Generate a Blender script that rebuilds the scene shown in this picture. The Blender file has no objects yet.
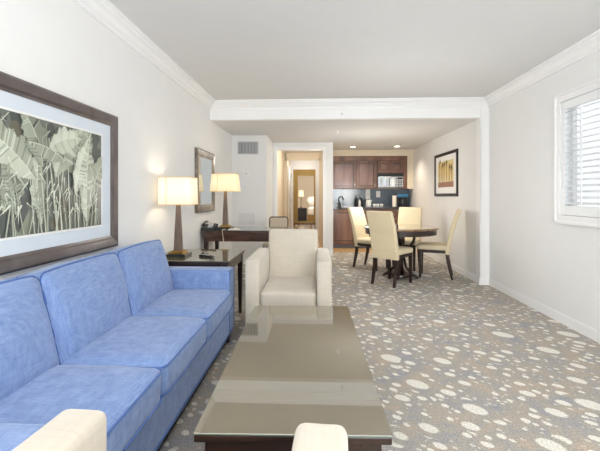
import bpy, bmesh, math, random
from mathutils import Vector, Matrix, noise
random.seed(7)
PI = math.pi
C = bpy.context.scene.collection

# ------------------------------------------------------------ materials
def srgb(r, g, b):
    f = lambda c: (c/255/12.92) if c/255 <= .04045 else ((c/255+.055)/1.055)**2.4
    return (f(r), f(g), f(b), 1)

def mat(name, col, rough=.5, metal=0, bump=0, bscale=40, var=0, vscale=6, emit=None, estr=0, spec=.5, coat=0, stretch=None):
    m = bpy.data.materials.new(name); m.use_nodes = True
    nt = m.node_tree; N = nt.nodes; L = nt.links
    p = N['Principled BSDF']
    c = srgb(*col)
    p.inputs['Base Color'].default_value = c
    p.inputs['Roughness'].default_value = rough
    p.inputs['Metallic'].default_value = metal
    p.inputs['Specular IOR Level'].default_value = spec
    p.inputs['Coat Weight'].default_value = coat
    p.inputs['Coat Roughness'].default_value = .08
    tc = N.new('ShaderNodeTexCoord'); mp = N.new('ShaderNodeMapping')
    L.new(tc.outputs['Object'], mp.inputs['Vector'])
    if stretch: mp.inputs['Scale'].default_value = stretch
    n = N.new('ShaderNodeTexNoise'); n.inputs['Scale'].default_value = vscale; n.inputs['Detail'].default_value = 5
    L.new(mp.outputs[0], n.inputs['Vector'])
    mx = N.new('ShaderNodeMix'); mx.data_type = 'RGBA'
    v = max(var, .02)
    mx.inputs[6].default_value = tuple(x*(1-v) for x in c[:3])+(1,)
    mx.inputs[7].default_value = tuple(min(1, x*(1+v)) for x in c[:3])+(1,)
    L.new(n.outputs['Fac'], mx.inputs[0]); L.new(mx.outputs[2], p.inputs['Base Color'])
    if bump:
        n2 = N.new('ShaderNodeTexNoise'); n2.inputs['Scale'].default_value = bscale; n2.inputs['Detail'].default_value = 4
        L.new(mp.outputs[0], n2.inputs['Vector'])
        b = N.new('ShaderNodeBump'); b.inputs['Strength'].default_value = bump; b.inputs['Distance'].default_value = .004
        L.new(n2.outputs['Fac'], b.inputs['Height']); L.new(b.outputs[0], p.inputs['Normal'])
    if emit:
        p.inputs['Emission Color'].default_value = srgb(*emit); p.inputs['Emission Strength'].default_value = estr
    return m

def wood(name, dark, light, rough=.3, scale=3, stretch=(1, 1, 8), coat=.3):
    m = mat(name, dark, rough, coat=coat)
    nt = m.node_tree; N = nt.nodes; L = nt.links; p = N['Principled BSDF']
    mp = [n for n in N if n.bl_idname == 'ShaderNodeMapping'][0]
    mp.inputs['Scale'].default_value = stretch
    mx = [n for n in N if n.bl_idname == 'ShaderNodeMix'][0]
    mx.inputs[6].default_value = srgb(*dark); mx.inputs[7].default_value = srgb(*light)
    n = [n for n in N if n.bl_idname == 'ShaderNodeTexNoise'][0]
    n.inputs['Scale'].default_value = scale; n.inputs['Detail'].default_value = 8; n.inputs['Distortion'].default_value = .6
    r = N.new('ShaderNodeValToRGB'); r.color_ramp.elements[0].position = .35; r.color_ramp.elements[1].position = .68
    L.new(n.outputs['Fac'], r.inputs['Fac']); L.new(r.outputs['Color'], mx.inputs[0])
    return m

def fabric(name, dark, light, weave=260, rough=.85, bump=.25, sheen=.2):
    m = mat(name, dark, rough, spec=.2)
    nt = m.node_tree; N = nt.nodes; L = nt.links; p = N['Principled BSDF']
    p.inputs['Sheen Weight'].default_value = sheen
    tc = [n for n in N if n.bl_idname == 'ShaderNodeTexCoord'][0]
    mx = [n for n in N if n.bl_idname == 'ShaderNodeMix'][0]
    mx.inputs[6].default_value = srgb(*dark); mx.inputs[7].default_value = srgb(*light)
    fs = []
    for sc in ((1, .05, .05), (.05, 1, .05), (.05, .05, 1)):
        mp = N.new('ShaderNodeMapping'); mp.inputs['Scale'].default_value = sc
        L.new(tc.outputs['Object'], mp.inputs['Vector'])
        n = N.new('ShaderNodeTexNoise'); n.inputs['Scale'].default_value = weave; n.inputs['Detail'].default_value = 3
        L.new(mp.outputs[0], n.inputs['Vector']); fs.append(n.outputs['Fac'])
    a = N.new('ShaderNodeMath'); a.operation = 'ADD'; L.new(fs[0], a.inputs[0]); L.new(fs[1], a.inputs[1])
    b = N.new('ShaderNodeMath'); b.operation = 'ADD'; L.new(a.outputs[0], b.inputs[0]); L.new(fs[2], b.inputs[1])
    n = N.new('ShaderNodeTexNoise'); n.inputs['Scale'].default_value = 5; n.inputs['Detail'].default_value = 4
    L.new(tc.outputs['Object'], n.inputs['Vector'])
    c = N.new('ShaderNodeMath'); c.operation = 'ADD'; L.new(b.outputs[0], c.inputs[0])
    lo = N.new('ShaderNodeMath'); lo.operation = 'MULTIPLY_ADD'; lo.inputs[1].default_value = .15; lo.inputs[2].default_value = .425
    L.new(n.outputs['Fac'], lo.inputs[0]); L.new(lo.outputs[0], c.inputs[1])
    r = N.new('ShaderNodeMapRange'); r.inputs['From Min'].default_value = 1.25; r.inputs['From Max'].default_value = 2.75
    L.new(c.outputs[0], r.inputs['Value']); L.new(r.outputs[0], mx.inputs[0])
    bp = N.new('ShaderNodeBump'); bp.inputs['Strength'].default_value = bump; bp.inputs['Distance'].default_value = .002
    L.new(b.outputs[0], bp.inputs['Height']); L.new(bp.outputs[0], p.inputs['Normal'])
    return m

M = {}
M['wall'] = mat('wall_paint', (234, 234, 233), .75, bump=.05, bscale=150, spec=.2)
M['warmwall'] = mat('cream_paint', (228, 216, 196), .75, spec=.2)
M['khaki'] = mat('khaki_paint', (186, 160, 104), .7, spec=.2)
M['ceil'] = mat('ceiling_paint', (222, 222, 221), .8, spec=.1)
M['trim'] = mat('white_gloss_trim', (240, 240, 240), .4)
M['shutter'] = mat('white_shutter_paint', (236, 238, 239), .4)
M['fabric'] = fabric('blue_linen', (74, 104, 164), (156, 178, 216), 360, sheen=.25)
M['pipe'] = fabric('blue_piping', (58, 88, 150), (88, 122, 184), 300)
M['beige'] = fabric('ivory_microfibre', (192, 183, 168), (214, 205, 190), 160, bump=.12, sheen=.3)
M['cream'] = fabric('cream_upholstery', (216, 200, 166), (232, 218, 186), 200, bump=.1, sheen=.1)
M['espresso'] = wood('espresso_wood', (26, 15, 12), (52, 31, 24), .3)
M['mahog'] = wood('mahogany_wood', (70, 36, 24), (104, 60, 40), .28)
M['mahogh'] = wood('mahogany_wood_horizontal', (56, 36, 29), (90, 60, 47), .25, stretch=(1, 8, 8))
M['cab'] = wood('cabinet_wood', (96, 64, 50), (142, 102, 80), .35, 5, (1, 1, .15))
M['cabpanel'] = wood('cabinet_panel_wood', (104, 74, 64), (146, 112, 98), .32, 5, (1, 1, .15))
M['floorwood'] = wood('honey_floor_wood', (206, 164, 104), (230, 194, 136), .3, 3, (8, 1, 1))
M['tabletop'] = wood('table_top_wood', (120, 90, 62), (160, 126, 92), .12, 3, (1, 6, 1), .9)  # wood lightened: reflected light of the glossy top put into the colour
M['lampwood'] = wood('taupe_lamp_wood', (92, 76, 66), (118, 100, 88), .35, 8, (4, 4, .6))
M['frameL'] = wood('pewter_frame_wood', (78, 68, 66), (104, 94, 92), .3, 6, (1, 1, 1))
M['frameM'] = wood('bronze_silver_frame', (92, 82, 72), (142, 132, 118), .3, 7, (1, 1, 1))
M['blackframe'] = mat('black_frame', (30, 26, 24), .35)
M['matt'] = mat('pale_mat_board', (214, 222, 230), .8)
M['mattw'] = mat('white_mat_board', (238, 238, 236), .8)
M['gold'] = mat('brass', (176, 142, 80), .35, 1)
M['chrome'] = mat('brushed_steel', (190, 192, 196), .25, 1)
M['black'] = mat('black_plastic', (16, 16, 18), .3)
M['phone'] = mat('charcoal_plastic', (48, 52, 56), .35)
M['white'] = mat('white_plastic', (240, 240, 238), .4)
M['grey'] = mat('grey_vent_metal', (196, 197, 198), .5)
M['palegrey'] = mat('pale_vent_metal', (224, 224, 224), .5)
M['slot'] = mat('dark_slot', (128, 130, 132), .8)
M['stone'] = mat('green_black_stone', (44, 50, 46), .12, var=.3, vscale=30, coat=.5)
M['granite'] = mat('blue_grey_granite', (92, 108, 124), .15, var=.45, vscale=45, coat=.5)
M['granite_refl'] = mat('granite_window_reflection', (176, 196, 216), .2, var=.3, vscale=40, coat=.4)  # window reflection on the granite, put in as a paler colour
M['counter'] = mat('dark_granite_counter', (70, 70, 78), .12, var=.4, vscale=60, coat=.6)
M['toekick'] = mat('grey_toe_kick', (112, 110, 118), .5)
M['shade'] = mat('lit_linen_shade', (240, 226, 196), .8, emit=(255, 238, 210), estr=.40)
M['shade2'] = mat('lit_cream_shade', (240, 222, 180), .8, emit=(255, 232, 192), estr=.42)
M['shadeband'] = mat('shade_trim', (190, 160, 110), .8, emit=(220, 176, 110), estr=.3)
M['bulb'] = mat('downlight_glow', (255, 250, 240), .5, emit=(255, 246, 226), estr=8)
M['duct'] = mat('woven_cane', (204, 190, 170), .7, bump=.5, bscale=200, var=.25, vscale=60)
M['metal'] = mat('dark_bronze_metal', (92, 80, 70), .35, .6)
M['bed'] = mat('white_bedding', (238, 232, 222), .9)
M['bedskirt'] = mat('olive_bed_skirt', (140, 112, 64), .9)
M['linencream'] = mat('cord_white', (226, 214, 196), .6)
M['skirtdark'] = mat('sofa_plinth', (26, 20, 20), .5)
M['waterbottle'] = mat('pale_ceramic', (222, 224, 226), .25)
M['bluecap'] = mat('blue_plastic', (44, 108, 150), .3)
M['outsidewhite'] = mat('bright_outdoor_wall', (250, 250, 250), .9, emit=(245, 250, 255), estr=1.15)

def glass_top():
    m = bpy.data.materials.new('bronze_reflecting_glass'); m.use_nodes = True
    nt = m.node_tree; N = nt.nodes; L = nt.links
    N.remove(N['Principled BSDF']); out = N['Material Output']
    d = N.new('ShaderNodeBsdfDiffuse'); d.inputs['Color'].default_value = srgb(110, 96, 74)
    g = N.new('ShaderNodeBsdfGlossy'); g.inputs['Color'].default_value = (.86, .88, .85, 1); g.inputs['Roughness'].default_value = .022
    lw = N.new('ShaderNodeFresnel'); lw.inputs['IOR'].default_value = 2.1
    r = N.new('ShaderNodeMapRange'); r.inputs['From Min'].default_value = .1; r.inputs['From Max'].default_value = .45
    r.inputs['To Min'].default_value = .32; r.inputs['To Max'].default_value = .62
    L.new(lw.outputs[0], r.inputs['Value'])
    ms = N.new('ShaderNodeMixShader'); L.new(r.outputs[0], ms.inputs[0]); L.new(d.outputs[0], ms.inputs[1]); L.new(g.outputs[0], ms.inputs[2])
    L.new(ms.outputs[0], out.inputs['Surface'])
    return m
M['glasstop'] = glass_top()
M['glassedge'] = mat('green_glass_edge', (96, 114, 104), .1)
M['mirror'] = mat('mirror_silver', (226, 234, 240), .03, 1)

def glass_pane():
    m = mat('window_glass', (255, 255, 255), .02)
    p = m.node_tree.nodes['Principled BSDF']; p.inputs['Transmission Weight'].default_value = 1; p.inputs['IOR'].default_value = 1.02
    return m
M['pane'] = glass_pane()

def carpet():
    m = bpy.data.materials.new('pebble_pattern_carpet'); m.use_nodes = True
    nt = m.node_tree; N = nt.nodes; L = nt.links; p = N['Principled BSDF']
    p.inputs['Roughness'].default_value = .95; p.inputs['Specular IOR Level'].default_value = .1
    tc = N.new('ShaderNodeTexCoord')
    def math_(op, a, b=None):
        n = N.new('ShaderNodeMath'); n.operation = op
        for i, v in enumerate((a, b)):
            if v is None: continue
            if isinstance(v, (int, float)): n.inputs[i].default_value = v
            else: L.new(v, n.inputs[i])
        return n.outputs[0]
    # edge wobble
    wn = N.new('ShaderNodeTexNoise'); wn.inputs['Scale'].default_value = 14; L.new(tc.outputs['Object'], wn.inputs['Vector'])
    sub = N.new('ShaderNodeVectorMath'); sub.operation = 'SCALE'; sub.inputs['Scale'].default_value = .012
    L.new(wn.outputs['Color'], sub.inputs[0])
    ad = N.new('ShaderNodeVectorMath'); ad.operation = 'ADD'; L.new(tc.outputs['Object'], ad.inputs[0]); L.new(sub.outputs[0], ad.inputs[1])
    def layer(scale, rot, ratio, rmin, rmax, keep, off):
        mp = N.new('ShaderNodeMapping'); mp.inputs['Rotation'].default_value = (0, 0, rot)
        mp.inputs['Location'].default_value = (off, off*.7, 0)
        L.new(ad.outputs[0], mp.inputs['Vector'])
        m2 = N.new('ShaderNodeMapping'); m2.inputs['Scale'].default_value = (1/ratio, 1, 0); L.new(mp.outputs[0], m2.inputs['Vector'])
        v = N.new('ShaderNodeTexVoronoi'); v.voronoi_dimensions = '2D'; v.inputs['Scale'].default_value = scale
        v.inputs['Randomness'].default_value = .8
        L.new(m2.outputs[0], v.inputs['Vector'])
        sp = N.new('ShaderNodeSeparateColor'); L.new(v.outputs['Color'], sp.inputs[0])
        r = N.new('ShaderNodeMapRange'); r.inputs['To Min'].default_value = rmin; r.inputs['To Max'].default_value = rmax
        L.new(sp.outputs[0], r.inputs['Value'])
        d = math_('SUBTRACT', r.outputs[0], v.outputs['Distance'])
        s = math_('MULTIPLY', d, 30); s.node.use_clamp = True
        k = math_('LESS_THAN', sp.outputs[1], keep)
        nr = math_('MULTIPLY', math_('ADD', d, .16), 20); nr.node.use_clamp = True
        return math_('MULTIPLY', s, k), math_('SUBTRACT', 1, math_('MULTIPLY', nr, k))
    A = layer(3.7, .75, 1.5, .10, .235, .62, 3.1)
    B = layer(7.5, .62, 1.5, .12, .26, .62, 9.7)
    B2 = layer(13, .9, 1.4, .13, .28, .55, 1.7)
    Cc = layer(24, .7, 1.4, .12, .30, .45, 5.3)
    (A, nA), (B, nB), (B2, nB2), (Cc, nC) = A, B, B2, Cc
    B = math_('MULTIPLY', B, nA); B2 = math_('MULTIPLY', B2, math_('MULTIPLY', nA, nB)); Cc = math_('MULTIPLY', Cc, math_('MULTIPLY', nA, nB))
    mxx = math_('MAXIMUM', math_('MAXIMUM', A, B), math_('MAXIMUM', B2, math_('MULTIPLY', Cc, .6)))
    # fine pile speckle
    fn = N.new('ShaderNodeTexNoise'); fn.inputs['Scale'].default_value = 110; fn.inputs['Detail'].default_value = 2
    L.new(tc.outputs['Object'], fn.inputs['Vector'])
    spk = N.new('ShaderNodeMapRange'); spk.inputs['From Min'].default_value = .3; spk.inputs['From Max'].default_value = .7
    spk.inputs['To Min'].default_value = .74; spk.inputs['To Max'].default_value = 1.26
    L.new(fn.outputs['Fac'], spk.inputs['Value'])
    cn = N.new('ShaderNodeTexNoise'); cn.inputs['Scale'].default_value = 5; cn.inputs['Detail'].default_value = 8; cn.inputs['Roughness'].default_value = .75
    L.new(tc.outputs['Object'], cn.inputs['Vector'])
    cr = N.new('ShaderNodeValToRGB')
    e = cr.color_ramp.elements; e[0].position = .36; e[0].color = srgb(154, 154, 160); e[1].position = .64; e[1].color = srgb(182, 166, 150)
    e2 = e.new(.5); e2.color = srgb(168, 162, 153)
    L.new(cn.outputs['Fac'], cr.inputs['Fac'])
    mx = N.new('ShaderNodeMix'); mx.data_type = 'RGBA'; L.new(mxx, mx.inputs[0]); L.new(cr.outputs[0], mx.inputs[6]); mx.inputs[7].default_value = srgb(222, 219, 210)
    mu = N.new('ShaderNodeVectorMath'); mu.operation = 'SCALE'; L.new(mx.outputs[2], mu.inputs[0]); L.new(spk.outputs[0], mu.inputs['Scale'])
    L.new(mu.outputs[0], p.inputs['Base Color'])
    bp = N.new('ShaderNodeBump'); bp.inputs['Strength'].default_value = .4; bp.inputs['Distance'].default_value = .004
    L.new(fn.outputs['Fac'], bp.inputs['Height']); L.new(bp.outputs[0], p.inputs['Normal'])
    return m
M['carpet'] = carpet()

# ------------------------------------------------------------ geometry helpers
def new(): return bmesh.new()

def box(bm, x0, y0, z0, x1, y1, z1, mi=0, bev=0, seg=2):
    r = bmesh.ops.create_cube(bm, size=1)
    vs = r['verts']
    for v in vs:
        v.co = Vector(((x0+x1)/2+v.co.x*(x1-x0), (y0+y1)/2+v.co.y*(y1-y0), (z0+z1)/2+v.co.z*(z1-z0)))
    fs = {f for v in vs for f in v.link_faces}
    for f in fs: f.material_index = mi
    if bev:
        es = list({e for v in vs for e in v.link_edges})
        bmesh.ops.bevel(bm, geom=es, offset=bev, segments=seg, affect='EDGES', profile=.5)
    return bm

def hexa(bm, pts, mi=0, bev=0, seg=2):
    """pts: 4 bottom (ccw) + 4 top"""
    vs = [bm.verts.new(p) for p in pts]
    fs = []
    for q in ((3, 2, 1, 0), (4, 5, 6, 7), (0, 1, 5, 4), (1, 2, 6, 5), (2, 3, 7, 6), (3, 0, 4, 7)):
        f = bm.faces.new([vs[i] for i in q]); f.material_index = mi; fs.append(f)
    if bev:
        es = list({e for f in fs for e in f.edges})
        bmesh.ops.bevel(bm, geom=es, offset=bev, segments=seg, affect='EDGES', profile=.5)
    return bm

def loft(bm, rings, mi=0, cap=True):
    """rings: list of equal-length point loops"""
    R = [[bm.verts.new(p) for p in ring] for ring in rings]
    n = len(R[0])
    for a, b in zip(R[:-1], R[1:]):
        for i in range(n):
            f = bm.faces.new((a[i], a[(i+1) % n], b[(i+1) % n], b[i])); f.material_index = mi
    if cap:
        f = bm.faces.new(list(reversed(R[0]))); f.material_index = mi
        f = bm.faces.new(R[-1]); f.material_index = mi
    return bm

def lathe(bm, prof, n=32, c=(0, 0), mi=0):
    return loft(bm, [[(c[0]+r*math.cos(2*PI*i/n), c[1]+r*math.sin(2*PI*i/n), z) for i in range(n)] for r, z in prof], mi)

def sweep(bm, pts, w, h=None, mi=0, n=4, up=Vector((0, 0, 1)), closed=False):
    """tube along pts; w radius (float or list). n=4 square with half sizes w,h"""
    pts = [Vector(p) for p in pts]; rings = []
    k = len(pts)
    for i, p in enumerate(pts):
        if closed: t = pts[(i+1) % k]-pts[i-1]
        else: t = pts[min(i+1, k-1)]-pts[max(i-1, 0)]
        t.normalize()
        s = t.cross(up)
        if s.length < 1e-4: s = t.cross(Vector((0, 1, 0)))
        s.normalize(); u = s.cross(t).normalized()
        ww = w[i] if isinstance(w, (list, tuple)) else w
        hh = (h[i] if isinstance(h, (list, tuple)) else h) if h is not None else ww
        if n == 4: ring = [p+s*ww*a+u*hh*b for a, b in ((-1, -1), (1, -1), (1, 1), (-1, 1))]
        else: ring = [p+s*ww*math.cos(2*PI*j/n)+u*hh*math.sin(2*PI*j/n) for j in range(n)]
        rings.append(ring)
    if closed: rings.append(rings[0]); return loft(bm, rings, mi, False)
    return loft(bm, rings, mi)

def link(name, bm, m, parent=None, smooth=False, bevel=0, loc=None, rot=None):
    bmesh.ops.recalc_face_normals(bm, faces=bm.faces[:])
    me = bpy.data.meshes.new(name); bm.to_mesh(me); bm.free()
    for mm in (m if isinstance(m, (list, tuple)) else [m]): me.materials.append(M[mm])
    if smooth:
        for p in me.polygons: p.use_smooth = True
    o = bpy.data.objects.new(name, me); C.objects.link(o)
    if parent: o.parent = parent
    if loc: o.location = loc
    if rot: o.rotation_euler = rot
    if bevel:
        b = o.modifiers.new('bevel', 'BEVEL'); b.width = bevel; b.segments = 2; b.limit_method = 'ANGLE'; b.angle_limit = .7
    if smooth == 'auto':
        pass
    return o

def tag(o, label=None, cat=None, group=None, kind=None):
    if label: o['label'] = label
    if cat: o['category'] = cat
    if group: o['group'] = group
    if kind: o['kind'] = kind
    return o

def thing(name, label, cat, loc=(0, 0, 0), rz=0, group=None):
    o = bpy.data.objects.new(name, None); C.objects.link(o); o.empty_display_size = .1
    o.location = loc; o.rotation_euler = (0, 0, rz)
    return tag(o, label, cat, group)

def struct(name, bm, m, parent=None, bevel=0):
    o = link(name, bm, m, parent, bevel=bevel)
    if parent is None: o['kind'] = 'structure'
    return o

def dup(root, loc, rz, label=None):
    r = root.copy(); C.objects.link(r); r.location = loc; r.rotation_euler = (0, 0, rz)
    if label: r['label'] = label
    for ch in list(root.children):
        c = ch.copy(); C.objects.link(c); c.parent = r
        for g in ch.children:
            d = g.copy(); C.objects.link(d); d.parent = c
    return r

def slab(bm, x0, y0, z0, x1, y1, z1): return box(bm, x0, y0, z0, x1, y1, z1)

# ------------------------------------------------------------ room constants
XL, XR, XA = -1.51, 2.33, 2.22      # left wall, right wall, alcove right wall
YB = -2.6                            # wall behind the camera
YH = 5.35                            # header / start of alcove
ZC, ZA = 2.53, 2.275                 # ceilings
YV = 6.76; XV = -0.90                # vent wall
YD = 7.75; XD = 0.312                # doorway wall
YS = 9.06; YK = 9.42                 # soffit front, kitchen back wall

# floor
bm = new(); box(bm, XL-.12, YB-.1, -.1, XR+.12, 8.27, 0); struct('floor', bm, 'carpet')
bm = new(); box(bm, XV-.1, 8.27, -.1, XR+.12, 17.2, -.001); box(bm, -2.6, 13.2, -.1, XV-.1, 17.2, -.001); struct('floor_wood', bm, 'floorwood')
# ceilings
bm = new(); box(bm, XL-.12, YB-.1, ZC, XR+.12, YH+.1, ZC+.1); struct('ceiling', bm, 'ceil')
bm = new(); box(bm, XL-.12, YH+.10, ZA, XR+.12, 9.6, ZA+.1); box(bm, -2.6, 9.6, ZA, XR, 17.2, ZA+.1); struct('ceiling_alcove', bm, 'ceil')
# left wall
bm = new(); box(bm, XL-.12, YB-.1, 0, XL, YV+.3, ZC); struct('wall_left', bm, 'wall')
# vent wall block
bm = new(); box(bm, XL, YV, 0, XV, YD+.14, ZA); struct('wall_vent', bm, 'wall')
# right wall with window opening
WY0, WY1, WZ0, WZ1 = 2.55, 3.78, 1.03, 2.10
bm = new()
box(bm, XR, YB-.1, 0, XR+.14, WY0, ZC); box(bm, XR, WY1, 0, XR+.14, YH, ZC)
box(bm, XR, WY0, 0, XR+.14, WY1, WZ0); box(bm, XR, WY0, WZ1, XR+.14, WY1, ZC)
struct('wall_right', bm, 'wall')
bm = new(); box(bm, XA, YH+.01, 0, XR+.14, YK+.1, ZA); struct('wall_alcove_right', bm, 'wall')
# column end (pilaster) and header
bm = new(); box(bm, XA-.004, YH-.012, 0, XR+.0, YH+.01, ZC-.09); box(bm, XA-.014, YH-.012, 0, XA, YH+.11, ZA); struct('trim_column', bm, 'trim')
bm = new(); box(bm, XL, YH, ZA, XR, YH+.10, ZC); struct('wall_header', bm, 'trim')
# back wall with a wide balcony door opening (behind the camera)
bm = new()
box(bm, XL, YB-.1, 0, -1.2, YB, ZC); box(bm, 1.9, YB-.1, 0, XR, YB, ZC); box(bm, -1.2, YB-.1, 2.25, 1.9, YB, ZC)
struct('wall_back', bm, 'wall')
# door wall with portal
DX0, DX1, DZ = -.817, .112, 2.13
bm = new()
box(bm, XV, YD, 0, DX0, YD+.14, ZA); box(bm, DX1, YD, 0, XD, YD+.14, ZA); box(bm, DX0, YD, DZ, DX1, YD+.14, ZA)
struct('wall_hall', bm, 'wall')
bm = new()
box(bm, XD-.14, YD+.14, 0, XD, 9.42, ZA); struct('wall_kitchen_left', bm, 'warmwall')
bm = new(); box(bm, XD-.14, YK, 0, XR+.14, YK+.1, ZA); struct('wall_kitchen_back', bm, 'warmwall')
# casing round the portal
def casing(bm, x0, x1, z1, y, w=.09, t=.02, z0=0):
    box(bm, x0-w, y-t, z0, x0, y, z1+w); box(bm, x1, y-t, z0, x1+w, y, z1+w); box(bm, x0, y-t, z1, x1, y, z1+w)
bm = new(); box(bm, DX0-.045, YD-.015, 0, DX0, YD, DZ+.06); box(bm, DX1, YD-.015, 0, DX1+.05, YD, DZ+.06); box(bm, DX0, YD-.015, DZ, DX1, YD, DZ+.06)
struct('trim_1', bm, 'trim')
# hall behind the portal
bm = new(); box(bm, DX0-.12, YD+.14, 0, DX0-.02, 13.1, ZA); struct('wall_hall_left', bm, 'warmwall')
bm = new(); box(bm, DX1+.03, YD+.14, 0, DX1+.045, 13.1, ZA); struct('wall_hall_right', bm, 'warmwall')
bm = new(); box(bm, DX0-.02, 9.6, 0, DX0+.02, 9.75, ZA); box(bm, .076, 9.6, 0, DX1+.03, 9.75, ZA); box(bm, DX0, 9.6, 2.12, .08, 9.75, ZA)
box(bm, DX0+.02, 9.585, 0, DX0+.06, 9.6, 2.12); box(bm, .04, 9.585, 0, .076, 9.6, 2.12); box(bm, DX0+.02, 9.585, 2.08, .076, 9.6, 2.12)
struct('trim_2', bm, 'warmwall')
bm = new(); box(bm, DX0-.02, 11.6, 0, -.79, 11.72, ZA); box(bm, -.005, 11.6, 0, DX1+.03, 11.72, ZA); box(bm, -.79, 11.6, 2.05, -.005, 11.72, ZA)
box(bm, -.79, 11.585, 0, -.73, 11.6, 2.05); box(bm, -.06, 11.585, 0, -.005, 11.6, 2.05); box(bm, -.73, 11.585, 1.99, -.06, 11.6, 2.05)
struct('trim_3', bm, 'trim')
# khaki wall with an opening into the bedroom
bm = new(); box(bm, DX0-.02, 13.0, 0, -.668, 13.1, ZA); box(bm, -.124, 13.0, 0, DX1+.03, 13.1, ZA)
box(bm, -.668, 13.0, 1.878, -.124, 13.1, ZA); box(bm, -.668, 13.0, 0, -.124, 13.1, .33)
struct('wall_khaki', bm, 'khaki')
# bedroom shell
bm = new(); box(bm, -2.6, 17.0, 0, 1.5, 17.1, ZA); box(bm, -2.7, 13.1, 0, -2.6, 17.1, ZA); box(bm, 1.5, 13.1, 0, 1.6, 17.1, ZA)
struct('wall_bedroom', bm, 'warmwall')
# soffit above the cabinets
bm = new(); box(bm, XD, YS, 2.132, XA, YK, ZA); box(bm, 2.09, YS, 1.366, XA, YK, 2.132); struct('trim_soffit', bm, 'warmwall')

# crown mouldings: stepped profile swept along the walls
def crown(name, a, b, nrm, z=ZC, s=1.0):
    a = Vector(a); b = Vector(b); nrm = Vector(nrm)
    prof = [(0, -.115), (.016, -.112), (.02, -.09), (.036, -.078), (.055, -.05), (.078, -.034), (.082, -.02), (.1, -.014), (.104, 0), (0, 0)]
    bm = new()
    loft(bm, [[(p.x+nrm.x*u*s, p.y+nrm.y*u*s, z+w*s) for u, w in prof] for p in (a, b)])
    return struct(name, bm, 'trim')
crown('trim_crown_left', (XL, YB, 0), (XL, YH, 0), (1, 0, 0))
crown('trim_crown_right', (XR, YB, 0), (XR, YH, 0), (-1, 0, 0))
crown('trim_crown_header', (XL, YH, 0), (XR, YH, 0), (0, -1, 0))
# baseboards
def base(name, x0, y0, x1, y1, h=.095):
    bm = new(); box(bm, x0, y0, 0, x1, y1, h-.012)
    cx = .004
    box(bm, x0+(cx if abs(x1-x0) < .05 else 0), y0+(cx if abs(y1-y0) < .05 else 0), h-.012, x1-(cx if abs(x1-x0) < .05 else 0), y1-(cx if abs(y1-y0) < .05 else 0), h)
    return struct(name, bm, 'trim')
base('baseboard_left', XL, YB, XL+.016, YV)
base('baseboard_right', XR-.016, YB, XR, YH-.03)
base('baseboard_column', XA-.03, YH-.03, XR, YH-.012)
base('baseboard_alcove_right', XA-.016, YH+.11, XA, 8.8)
base('baseboard_vent_wall', XL+.016, YV-.016, XV, YV)
base('baseboard_vent_side', XV, YV, XV+.014, YD-.02)
base('baseboard_hall_front', DX1+.05, YD-.016, XD, YD)

# ------------------------------------------------------------ window with plantation shutters
bm = new()
fw = .07
y0, y1, z0, z1 = WY0-fw, WY1+fw, WZ0-fw, WZ1+fw
for (a, b, c, d) in ((y0, z0, y1, WZ0), (y0, WZ1, y1, z1), (y0, WZ0, WY0, WZ1), (WY1, WZ0, y1, WZ1)):
    box(bm, XR-.02, a, b, XR, c, d)
# outer raised lip
for (a, b, c, d) in ((y0-.012, z0-.012, y1+.012, z0+.012), (y0-.012, z1-.012, y1+.012, z1+.012), (y0-.012, z0, y0+.012, z1), (y1-.012, z0, y1+.012, z1)):
    box(bm, XR-.032, a, b, XR, c, d)
win = struct('window_1', bm, 'trim', bevel=.003)
pb = new(); box(pb, XR+.105, WY0, WZ0, XR+.11, WY1, WZ1); link('window_pane', pb, 'pane', win)
# shutter panels
n_p = 2
pw = (WY1-WY0)/n_p
for k in range(n_p):
    ya, yb = WY0+k*pw+.003, WY0+(k+1)*pw-.003
    bm = new(); st = .055; zl, zh = WZ0+.004, WZ1-.004
    box(bm, XR-.012, ya, zl, XR+.018, ya+st, zh); box(bm, XR-.012, yb-st, zl, XR+.018, yb, zh)
    box(bm, XR-.012, ya+st, zl, XR+.018, yb-st, zl+.085); box(bm, XR-.012, ya+st, zh-.075, XR+.018, yb-st, zh)
    pn = link('shutter_panel', bm, 'shutter', win, bevel=.003)
    nl = 17; za, zb = zl+.085, zh-.075
    bm = new()
    for i in range(nl):
        zc = za+(i+.5)*(zb-za)/nl
        a = .42
        hw = .027
        dx, dz = hw*math.cos(a), hw*math.sin(a)
        pts = []
        for y in (ya+st+.001, yb-st-.001):
            pts.append([(XR+.003-dx, y, zc-dz), (XR+.003, y, zc-.0045), (XR+.003+dx, y, zc+dz), (XR+.003, y, zc+.0045)])
        loft(bm, pts)
    link('louvers', bm, 'shutter', pn)
    bm = new(); ym = (ya+yb)/2
    box(bm, XR-.034, ym-.006, za+.02, XR-.024, ym+.006, zb-.015); link('tilt_rod', bm, 'shutter', pn)
# mullion outside
bm = new(); box(bm, XR+.08, WY0, WZ0, XR+.104, WY0+.03, WZ1); box(bm, XR+.08, WY1-.03, WZ0, XR+.104, WY1, WZ1); box(bm, XR+.08, (WY0+WY1)/2-.015, WZ0, XR+.104, (WY0+WY1)/2+.015, WZ1)
link('window_sash', bm, 'trim', win)
# balcony door frame behind the camera
bm = new()
for x in (-1.2, .33, 1.85): box(bm, x, YB-.08, 0, x+.05, YB-.03, 2.25)
box(bm, -1.2, YB-.08, 2.2, 1.9, YB-.03, 2.25); box(bm, -1.2, YB-.08, 0, 1.9, YB-.03, .04)
struct('door_1', bm, 'trim')

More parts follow.
